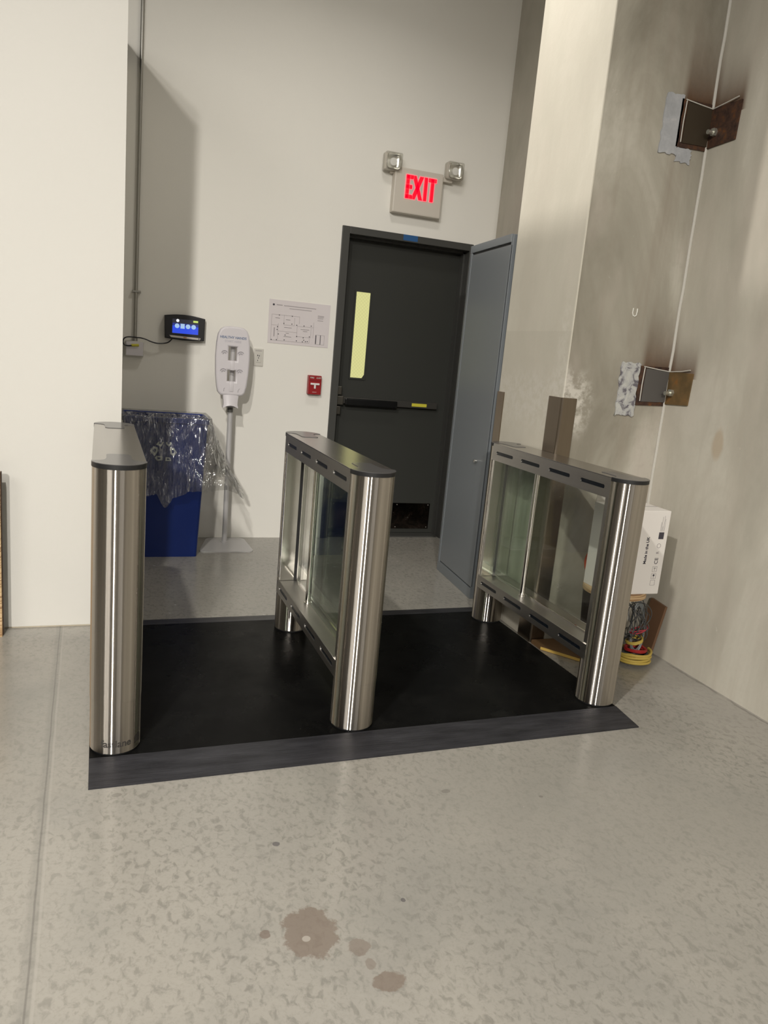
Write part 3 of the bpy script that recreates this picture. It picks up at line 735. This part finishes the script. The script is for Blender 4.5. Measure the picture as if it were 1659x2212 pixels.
for (x_, z_, s_) in ((hx-.055, 1.278, -1), (hx+.048, 1.278, 1), (hx-.058, 1.164, -1), (hx+.046, 1.164, 1)):
    b.tube([(x_+.018*math.cos(a), YF_-.002, z_+.014*math.sin(a)) for a in [math.radians(k) for k in range(20, 200, 20)]], .003, 6)
    b.tube([(x_+.010*math.cos(a), YF_-.002, z_-.006+.008*math.sin(a)) for a in [math.radians(k) for k in range(20, 200, 25)]], .0025, 6)
b.tube([(hx-.050, YF_-.001, 1.035), (hx-.050, YF_-.001, 1.052), (hx-.044, YF_-.001, 1.056)], .0018, 6)
b.tube([(hx+.040, YF_-.001, 1.032), (hx+.044, YF_-.001, 1.050), (hx+.052, YF_-.001, 1.056)], .0018, 6)
b.build_each('bottle_clip', principled('shaded_clip', (.45, .43, .46), .4), pan)
text('panel_lettering', 'HEALTHY HANDS', .021, on_back(hx-.004, YF_-.0006, 1.376), principled('blue_print', (.10, .16, .30), .5), pan, sx=1.0, off=.0003)
text('panel_subtitle', 'START HERE', .019, on_back(hx-.004, YF_-.0006, 1.352), principled('faint_print', (.50, .49, .54), .5), pan)
# lower spout cover: flared with a concave lower edge
rings = []
for k in range(9):
    f = k/8; z = 1.012-.085*f; hw = .050-.002*math.sin(f*math.pi)+(.004 if f > .8 else 0)-.006*f; yf = 4.955-.012*f
    arch = lambda x: .018*(1-(x/hw)**2)*(f**3)
    ring = [(hx-.002+xx, yf-.010*(1-(xx/hw)**2), z+arch(xx)) for xx in [hw*(-1+2*i/10) for i in range(11)]]
    ring += [(hx-.002+xx, 5.005, z+arch(xx)) for xx in [hw*(1-2*i/10) for i in range(11)]]
    rings.append(ring)
b = MB(); b.loft(rings, True, True); b.build('lower_cover', M_white, t, smooth=True, angle=50)

# ================================================================== OUTLET, PULL STATION, EVACUATION MAP
t = thing('wall_outlet', 'small off white wall plate half behind the sanitizer panel', 'outlet', (.908, YB, 1.205))
MB().box(.876, .940, YB-.007, YB, 1.205, 1.320, .002).build('cover_plate', M_offwhite, t)
b = MB(); b.box(.892, .924, YB-.009, YB-.0065, 1.229, 1.292, .002); b.build('receptacle', M_offwhite, t)
b = MB(); b.box(.898, .903, YB-.0098, YB-.0088, 1.270, 1.280); b.box(.909, .914, YB-.0098, YB-.0088, 1.268, 1.278); b.box(.904, .910, YB-.0098, YB-.0088, 1.256, 1.262); b.box(.900, .904, YB-.0098, YB-.0088, 1.238, 1.246); b.build_each('slot', M_ink, t)
b = MB(); b.box(.885, .928, YB-.0078, YB-.007, 1.305, 1.308); b.build_each('printed_line', M_inkgrey, t)

t = thing('fire_alarm_pull_station', 'small red fire alarm pull station with a white T handle left of the dark door', 'alarm', (1.301, YB, 1.042))
MB().box(1.256, 1.348, YB-.045, YB, 1.042, 1.172, .004).build('box_body', M_red, t)
YA = YB-.0455
b = MB(); b.box(1.270, 1.334, YA-.008, YA, 1.108, 1.121, .003); b.box(1.2955, 1.3085, YA-.008, YA, 1.082, 1.115, .003); b.build('t_handle', principled('white_handle', (.80, .76, .74), .4), t)
b = MB(); b.box(1.262, 1.342, YA-.002, YA, 1.136, 1.138); b.build('ridge_line', principled('dark_red', (.15, .004, .006), .4), t)
text('lettering', 'FIRE', .016, on_back(1.280, YA-.0006, 1.156), M_whiteprint, t)
text('lettering', 'ALARM', .015, on_back(1.327, YA-.0006, 1.156), M_whiteprint, t, sx=.72)
b = MB(); b.box(1.286, 1.316, YA-.001, YA, 1.056, 1.060); b.build('small_print', principled('pale_print', (.55, .3, .3), .5), t)

t = thing('evacuation_map', 'white paper floor plan taped to the wall left of the dark door', 'sign', (1.17, YB, 1.37))
MB().box(.962, 1.386, YB-.0025, YB, 1.366, 1.654).build('paper_sheet', M_paper, t)
YM = YB-.0028
def seg(b, x0, z0, x1, z1, wd=.0014):
    x0 = .962+.424*x0; x1 = .962+.424*x1; z0 = 1.366+.288*z0; z1 = 1.366+.288*z1
    b.box(min(x0, x1)-wd/2, max(x0, x1)+wd/2, YM-.0004, YM+.0002, min(z0, z1)-wd/2, max(z0, z1)+wd/2)
b = MB()
for a in ((.05, .07, .05, .66), (.05, .66, .50, .66), (.50, .50, .50, .66), (.25, .44, .25, .66), (.25, .44, .42, .44), (.42, .44, .42, .62), (.05, .42, .16, .42), (.16, .09, .16, .46),
          (.16, .29, .47, .29), (.47, .18, .47, .46), (.47, .44, .74, .44), (.74, .20, .74, .56), (.47, .20, .70, .20), (.05, .07, .68, .07), (.68, .07, .68, .20),
          (.70, .20, .70, .42), (.78, .06, .78, .28), (.78, .06, .93, .06), (.78, .28, .93, .28), (.93, .06, .93, .28)): seg(b, *a)
b.build('plan_walls', M_inkgrey, t)
b = MB()
for (x_, z_) in ((.17, .655), (.38, .655), (.25, .475), (.38, .475), (.15, .385), (.145, .32), (.17, .22), (.28, .21), (.06, .08), (.145, .085), (.27, .095), (.47, .10), (.47, .20), (.58, .185), (.68, .22), (.46, .46), (.58, .46), (.70, .475), (.59, .13), (.62, .10), (.65, .105), (.57, .09)):
    seg(b, x_-.006, z_-.009, x_+.006, z_+.009, .001)
seg(b, .785, .07, .795, .27, .001); seg(b, .86, .06, .868, .28, .001)
b.build_each('plan_symbol', M_ink, t)
b = MB()
for i in range(26): seg(b, .24+i*.0203, .87, .252+i*.0203, .885, .001)
for i in range(18): seg(b, .33+i*.0203, .815, .342+i*.0203, .828, .001)
for i in range(6): seg(b, .12+i*.016, .875, .130+i*.016, .89, .001)
for (x_, z_, w_) in ((.11, .58, .07), (.28, .56, .07), (.26, .38, .12), (.29, .25, .05), (.26, .17, .12), (.53, .37, .14), (.57, .33, .07), (.80, .72, .10), (.80, .69, .10), (.80, .66, .09), (.80, .61, .09)):
    seg(b, x_, z_, x_+w_, z_+.008, .001)
seg(b, .095, .16, .105, .36, .001)
b.build_each('printed_line', M_inkgrey, t)
b = MB(); b.cyl((.992, YM, 1.620), (.992, YM-.0006, 1.620), .007, seg=16); b.build('logo', M_ink, t, smooth=False)

# ================================================================== RUBBER MAT AND TURNSTILES (one platform, turned about one degree)
TY = math.radians(1.0403); PV = Vector((.9, 2.7, 0))
def tr(x, y, z=0):
    dx, dy = x-PV.x, y-PV.y
    return Vector((PV.x+dx*math.cos(TY)-dy*math.sin(TY), PV.y+dx*math.sin(TY)+dy*math.cos(TY), z))
HM = .018
t = thing('rubber_platform', 'black rubber floor mat with ramped edges under the three glass barriers', 'floor mat', PV, TY)
def P_(x, y): return (x-PV.x, y-PV.y)
ml, mr_, m0, mi, mb_i, mb = -.070, 1.966, 2.189, 2.339, 3.49, 3.594
x0, y0 = P_(ml, mi); x1, y1 = P_(mr_-.0, mb_i)
MB().box(x0, x1, y0, y1, 0, HM, .0015).build('mat', M_mat, t, world=False)
def ramp_(ya, yb, nm):
    (xa, y_a), (xb, y_b) = P_(ml, ya), P_(mr_, yb)
    b = MB(); b.loft([[(xa, y_a, 0), (xa, y_a, .004), (xa, y_b, HM+.0005), (xa, y_b, 0)], [(xb, y_a, 0), (xb, y_a, .004), (xb, y_b, HM+.0005), (xb, y_b, 0)]])
    return b.build(nm, M_ramp, t, world=False)
ramp_(m0, mi-.001, 'edge_ramp'); ramp_(mb, mb_i+.001, 'edge_ramp')
# joints between mat panels
b = MB(); xa, ya = P_(.80, mi+.002); xb, yb = P_(.8015, mb_i)
b.box(xa, xb, ya, ya+.06, HM, HM+.0006); b.build('mat_seam', M_seam, t, world=False)

# ---- one barrier, local origin at the middle of its foot on the mat
RR, HT = .0795, .948
YH = (3.3888-2.4181)/2      # half distance of the post centres
def arc(cx, cy, r, a0, a1, n=28): return [(cx+r*math.cos(math.radians(a0+(a1-a0)*k/n)), cy+r*math.sin(math.radians(a0+(a1-a0)*k/n))) for k in range(n+1)]
ZR0, ZR1 = .182, .246       # lower rail
ZT0, ZT1 = .862, .943       # upper rail
def barrier(label, wing):
    t = thing('speed_gate_barrier', label, 'turnstile barrier', (0, 0, 0), 0, 'glass and steel barriers on the rubber mat')
    for s in (-1, 1):
        yc = s*YH
        # full tube below the rail, half shell with a flat inner face above it
        b = MB(); b.cyl((0, yc, .006), (0, yc, ZR0+.002), RR-.001, seg=72); b.build('foot_tube', M_post, t, world=False)
        a0, a1 = (180, 360) if s < 0 else (0, 180)
        b = MB(); b.prism(arc(0, yc, RR, a0, a1, 48), ZR0, ZT1+.004); b.smooth = True
        b.build('end_post', M_post, t, world=False)
        b = MB(); b.cyl((0, yc, 0), (0, yc, .007), RR-.004, seg=48); b.build('rubber_foot', M_rubber, t, world=False)
        yi = yc-s*.026
        b = MB(); b.box(-RR+.004, RR-.004, min(yc, yi), max(yc, yi), ZR1, ZT0, .001); ip = b.build('inner_plate', M_chrome if s > 0 else M_steel, t, world=False)
        MB().box(-.007 if s > 0 else -.007, .007, min(yi, yi-s*.0012), max(yi, yi-s*.0012), ZR1, ZT0).build('gasket', M_rubber, ip, world=False)
        # end cap: disc, with a tongue running on to the top plate
        w_ = .037; tl = .135; r = RR+.0015
        a = arc(0, yc, r, a0+.0, a1, 40)
        e = -s
        tongue = []
        xs = a[-1][0]; sgn = 1 if xs > 0 else -1
        def side(sg, rev):
            pts = [(sg*r, yc), (sg*(r-.012), yc+e*.001), (sg*(w_+.018), yc+e*.006), (sg*(w_+.006), yc+e*.020), (sg*(w_+.001), yc+e*.045), (sg*w_, yc+e*(tl-.012)), (sg*(w_-.010), yc+e*tl)]
            return pts[::-1] if rev else pts
        outl = a+side(sgn, False)[1:]+side(-sgn, True)[:-1]
        cap = MB().prism(outl, ZT1+.0042, ZT1+.0062).build('end_cap', M_cap if False else M_capt, t, world=False)
        MB().prism(arc(0, yc, r, a0, a1, 48), ZT1-.010, ZT1+.0043).build('cap_rim', M_rubber, cap, world=False, smooth=True)
    y0, y1 = -YH, YH
    def slots(zc):
        out = []
        for k in range(4):
            c_ = (-.361+.2425*k)*1.0; out.append(rrect(c_, zc, .164, .0165, .0075, 5))
        return out
    for nm, z0, z1 in (('upper_rail', ZT0, ZT1), ('lower_rail', ZR0, ZR1)):
        zc = (z0+z1)/2
        b = MB(); b.box(-RR+.0035, RR-.0035, y0+.001, y1-.001, z0+.001, z1-.001); rail = b.build(nm, M_steel, t, world=False)
        for sx in (-1, 1):
            mt = Matrix.Translation((sx*(RR-.0035), 0, 0)) @ (LEFTF if sx < 0 else Matrix(((0, 0, 1, 0), (1, 0, 0, 0), (0, 1, 0, 0), (0, 0, 0, 1))))
            lp = [[(y0, z0), (y1, z0), (y1, z1), (y0, z1)]]+slots(zc)
            plate('side_plate', lp, .0035, mt, M_steel, rail, world=False, smooth=False)
            b = MB()
            for c_ in (-.361, -.1185, .124, .3665): 
                yy = -c_ if sx < 0 else c_
                b.box(sx*(RR-.0035)-.0008, sx*(RR-.0035)+.0008, yy-.084, yy+.084, zc-.010, zc+.010)
            b.build_each('slot_inlay', M_slot, rail, world=False)
    MB().box(-RR, RR, y0, y1, ZT1, ZT1+.0042, .0008).build('top_plate', M_top, t, world=False)
    # glass: fixed pane to one side, swing wing on a chrome tube
    MB().box(.010, .016, y0+.027, y1-.027, ZR1+.002, ZT0-.002).build('fixed_glass', M_clear, t, world=False)
    b = MB(); b.box(.004, .0095, y0+.028, y1-.028, ZR1, ZR1+.005); b.box(.004, .0095, y0+.028, y1-.028, ZT0-.005, ZT0); b.build_each('glass_channel', M_chrome, t, world=False)
    yt = .13
    b = MB(); b.cyl((-.022, yt, ZR1), (-.022, yt, ZT0), .0125, seg=28); b.cyl((-.022, yt, ZR1), (-.022, yt, ZR1+.006), .017, seg=28)
    b.build('pivot_tube', M_chrome, t, world=False)
    if wing > 0: ya, yb = yt+.014, y1-.030
    else: ya, yb = y0+.030, yt-.014
    wg = MB().box(-.027, -.017, ya, yb, ZR1+.012, ZT0-.010, .001).build('glass_wing', M_glass, t, world=False)
    b = MB(); b.box(-.0275, -.0165, ya, yb, ZT0-.0115, ZT0-.0095); b.build('wing_edge', M_rubber, wg, world=False)
    return t
M_capt = principled('satin_grey_cap', (.085, .082, .082), .20, spec=.6)
def place(o, x, label=None):
    yc = (2.4181+3.3888)/2; o.location = tr(x, yc, HM); o.rotation_euler = (0, 0, TY)
g1 = barrier('leftmost brushed steel and glass barrier with engraved lettering at its foot, beside the white wall', -1); place(g1, .0094)
g2 = barrier('middle brushed steel and glass barrier standing in front of the dark door', -1); place(g2, .8336)
g3 = barrier('rightmost brushed steel and glass barrier beside the concrete pier and white carton', 1); place(g3, 1.9127)
# engraved name wrapped round the foot of the left barrier
me = text_mesh('fastlane', .034, .0004, Matrix.Identity(4), .95, .0006)
bmx = bmesh.new(); bmx.from_mesh(me)
bmesh.ops.triangulate(bmx, faces=bmx.faces[:]); bmesh.ops.subdivide_edges(bmx, edges=[e for e in bmx.edges if e.calc_length() > .004], cuts=2)
q0 = bmesh.new()
sq = [bmx.verts.new((x, y, .0002)) for x, y in [(.066+.026*i/6, -.014) for i in range(7)]]
sq2 = [bmx.verts.new((x, y, .0002)) for x, y in [(.066+.026*i/6, .010+.008*i/6) for i in range(7)]]
for i in range(6): bmx.faces.new((sq[i], sq[i+1], sq2[i+1], sq2[i]))
for v in bmx.verts:
    ang = (v.co.x+.002)/RR; r = RR-.001+.0006+v.co.z
    v.co = Vector((math.sin(ang)*r, -YH-math.cos(ang)*r, .040+v.co.y))
bmx.to_mesh(me); bmx.free(); me.materials.append(principled('etched_print', (.06, .055, .05), .4, .3)); me.name = 'lettering'
link('lettering', me, g1, False, False)

# ================================================================== CORNER CLUTTER
M_ply = principled('plywood', (.42, .26, .12), .6); n = N(M_ply)
n.l(n.ramp(n.noise(n.pos((2, 2, 90)), 2.0, 4), [(.4, (.30, .17, .08)), (.5, (.55, .38, .2)), (.65, (.62, .45, .27))]), n.b.inputs['Base Color'])
t = thing('wooden_drum', 'dark round drum with a plywood lid under the white carton', 'drum', (2.262, 2.85, 0))
b = MB(); b.cyl((2.225, 2.865, .0185), (2.225, 2.865, .345), .085, .105, seg=48); b.build('drum_body', principled('dark_brown_drum', (.022, .015, .012), .6), t)
b = MB(); b.cyl((2.262, 2.85, .345), (2.262, 2.85, .374), .147, seg=64, bev=.003); b.build('lid', M_ply, t)
b = MB(); b.prism([(1.995, 2.995), (2.115, 2.83), (2.44, 2.90), (2.50, 3.085), (1.995, 3.085)], 0, .018)
tag(b.build('plywood_offcut', principled('brown_plywood', (.17, .095, .04), .6)), 'brown plywood offcut on the floor beside the mat under the drum', 'plywood')
o = bpy.data.objects['plywood_offcut']
b = MB(); b.box(0, .205, -.0012, 0, .003, .016); e_ = b.build('yellow_edge', principled('yellow_edge_paint', (.62, .42, .10), .5))
a_ = math.atan2(2.83-2.995, 2.115-1.995); e_.data.transform(Matrix.Translation((1.995, 2.995, 0)) @ Matrix.Rotation(a_, 4, 'Z')); e_.parent = o
t = thing('cardboard_carton', 'white printed cardboard carton resting on the plywood lid behind the right barrier', 'box', (2.27, 2.8, .374))
X0b, X1b, Y0b, Y1b, Z0b, Z1b = 2.128, 2.408, 2.720, 2.915, .3745, .772
MB().box(X0b, X1b, Y0b, Y1b, Z0b, Z1b, .003).build('carton_body', M_card, t)
b = MB(); b.box(X0b-.001, X1b+.001, (Y0b+Y1b)/2-.003, (Y0b+Y1b)/2+.003, Z1b, Z1b+.0008); b.build('top_seam', M_inkgrey, t)
b = MB(); b.prism([(X0b+.002, Z1b), (X1b-.002, Z1b), (X1b-.008, Z1b+.03), (X0b+.008, Z1b+.03)], 0, .003, on_back(0, Y1b, 0)); b.build('rear_flap', M_card, t)
YC = Y0b-.0006
rot90 = Matrix.Rotation(math.radians(90), 4, 'Z')
text('carton_print', 'Made in the UK', .020, on_back(2.303, YC, .585) @ rot90, M_ink, t, off=.0004)
b = MB(); b.box(2.358, 2.386, YC-.0004, YC+.0002, .640, .672); b.build('barcode_block', M_ink, t)
b = MB()
for i, (x_, z0_, z1_) in enumerate(((2.362, .676, .72), (2.367, .676, .745), (2.372, .676, .70), (2.377, .676, .75), (2.383, .676, .735))): b.box(x_, x_+.0012, YC-.0004, YC, z0_, z1_)
b.build_each('printed_line', M_inkgrey, t)
for i, zc in enumerate((.430, .462, .496)):
    plate('pictogram', [rrect(2.366, zc, .026, .026, .001, 2), rrect(2.366, zc, .0235, .0235, .001, 2)], .0006, on_back(0, YC+.0004, 0), M_inkgrey, t, smooth=False)
b = MB(); b.cyl((2.366, YC, .466), (2.366, YC-.0006, .466), .005, seg=14); b.box(2.3655, 2.3665, YC-.0006, YC, .452, .466)
b.box(2.360, 2.372, YC-.0006, YC, .500, .502); b.box(2.3655, 2.3665, YC-.0006, YC, .488, .502); b.build_each('pictogram_mark', M_ink, t, smooth=False)
text('carton_print', 'CE', .026, on_back(2.368, YC, .535) @ rot90, M_ink, t)
text('carton_print', 'R', .020, on_back(2.368, YC, .575) @ rot90, M_inkgrey, t)
plate('pictogram', [arc(2.368, .608, .011, 0, 345, 16), arc(2.368, .608, .009, 0, 345, 16)], .0006, on_back(0, YC+.0004, 0), M_inkgrey, t, smooth=False)
b = MB(); b.box(X0b+.10, X0b+.112, YC-.0004, YC+.0002, .44, .50); b.build('edge_mark', M_ink, t)

# bundled wires and cords beside the drum
def coil(name, cx, cy, cz, r, turns, rad, mat, label, tilt=.0, group='coiled cords beside the drum', sx=1, sy=1, rise=.012, ph=0, seed=0, sz=0):
    pts = []; n_ = int(turns*26)
    for k in range(n_+1):
        a = 2*math.pi*k/26+ph; j_ = mnoise.noise(V(k*.09, seed, 1))*.25
        rr = r*(1+j_*.6); pts.append((cx+rr*sx*math.cos(a), cy+rr*sy*math.sin(a), max(rad+.001, cz+rise*k/26+tilt*rr*math.cos(a)+sz*rr*math.sin(a)+mnoise.noise(V(k*.15, 4, seed))*.010)))
    b = MB(); b.tube(pts, rad, 8); return tag(b.build(name, mat), label, 'cord', group)
M_yc = principled('yellow_cord', (.52, .38, .08), .45); M_gc = principled('grey_wire', (.16, .17, .17), .4); M_rc = principled('red_wire', (.35, .02, .02), .4)
M_pk = principled('pink_red_cord', (.42, .04, .06), .4); M_gd = principled('dark_grey_cord', (.06, .06, .06), .45)
coil('extension_cord', 2.392, 2.792, .012, .072, 4.0, .0065, M_yc, 'yellow coiled cord on the floor at the foot of the concrete wall', sx=1.1, rise=.013, seed=2)
coil('extension_cord', 2.392, 2.792, .020, .062, 3.0, .006, M_gd, 'dark grey cord coiled inside the yellow coil on the floor', rise=.012, seed=7)
coil('extension_cord', 2.392, 2.79, .066, .050, 2.2, .0055, M_rc, 'dark red cord lying on top of the yellow floor coil', rise=.006, seed=11)
coil('wire_bundle', 2.392, 2.80, .17, .052, 7.0, .0026, M_gc, 'thin grey wires bundled upright above the yellow coil', rise=.003, seed=5, sx=.75, sy=.35, tilt=.2, sz=2.2)
coil('wire_bundle', 2.395, 2.79, .165, .045, 2.0, .003, M_pk, 'pinkish red cord looped round the thin grey wires', rise=.004, seed=9, sx=1.0, sy=.6, tilt=.25)
coil('wire_bundle', 2.388, 2.80, .105, .036, 3.0, .0045, M_yc, 'short yellow cord wound between the grey wires and the floor coil', rise=.004, seed=13, tilt=.3)
tp = [(2.385+.050*math.cos(3.13*k*.06)*(.8+.2*math.sin(k*.11)), 2.80+.036*math.sin(4.37*k*.06), .20+.085*math.sin(2.23*k*.06)+.02*math.sin(k*.23)) for k in range(420)]
b = MB(); b.tube(tp, .0022, 6); tag(b.build('wire_bundle', M_gd), 'tangle of thin dark wires under the right end of the carton', 'cord', 'coiled cords beside the drum')
# short board leaning on the wall
b = MB(); b.box(0, .014, -.055, .055, 0, .27, .001)
bd = b.build('leaning_board', principled('brown_board', (.16, .085, .045), .6))
bd.data.transform(Matrix.Translation((2.545, 2.915, .002)) @ Matrix.Rotation(math.radians(6), 4, 'X') @ Matrix.Rotation(math.radians(5), 4, 'Y'))
tag(bd, 'short brown wooden board leaning on the concrete wall behind the cords', 'board')
b = MB(); b.tube(smooth_path([(2.32, 3.07, .52), (2.275, 3.07, .50), (2.240, 3.07, .455), (2.244, 3.07, .40), (2.28, 3.07, .33), (2.30, 3.06, .10), (2.32, 3.05, .026)]), .007, 8)
tag(b.build('orange_cord', principled('orange_jacket', (.45, .06, .015), .5)), 'orange cord hanging behind the white carton against the pier', 'cord')
# plywood sheet edge at the far left
b = MB(); b.box(-1.2, -.452, YL-.105, YL-.085, 0, .735, .001)
pl_ = tag(b.build('plywood_sheet', M_ply), 'upright plywood sheet at the far left edge in front of the white wall', 'plywood sheet')
MB().box(-1.2, -.449, YL-.0848, YL-.06, 0, .73, .001).build('shadow_strip', principled('shadow_brown', (.06, .03, .018), .6), pl_)  # added dark strip, stands in for the shadow right of the sheet
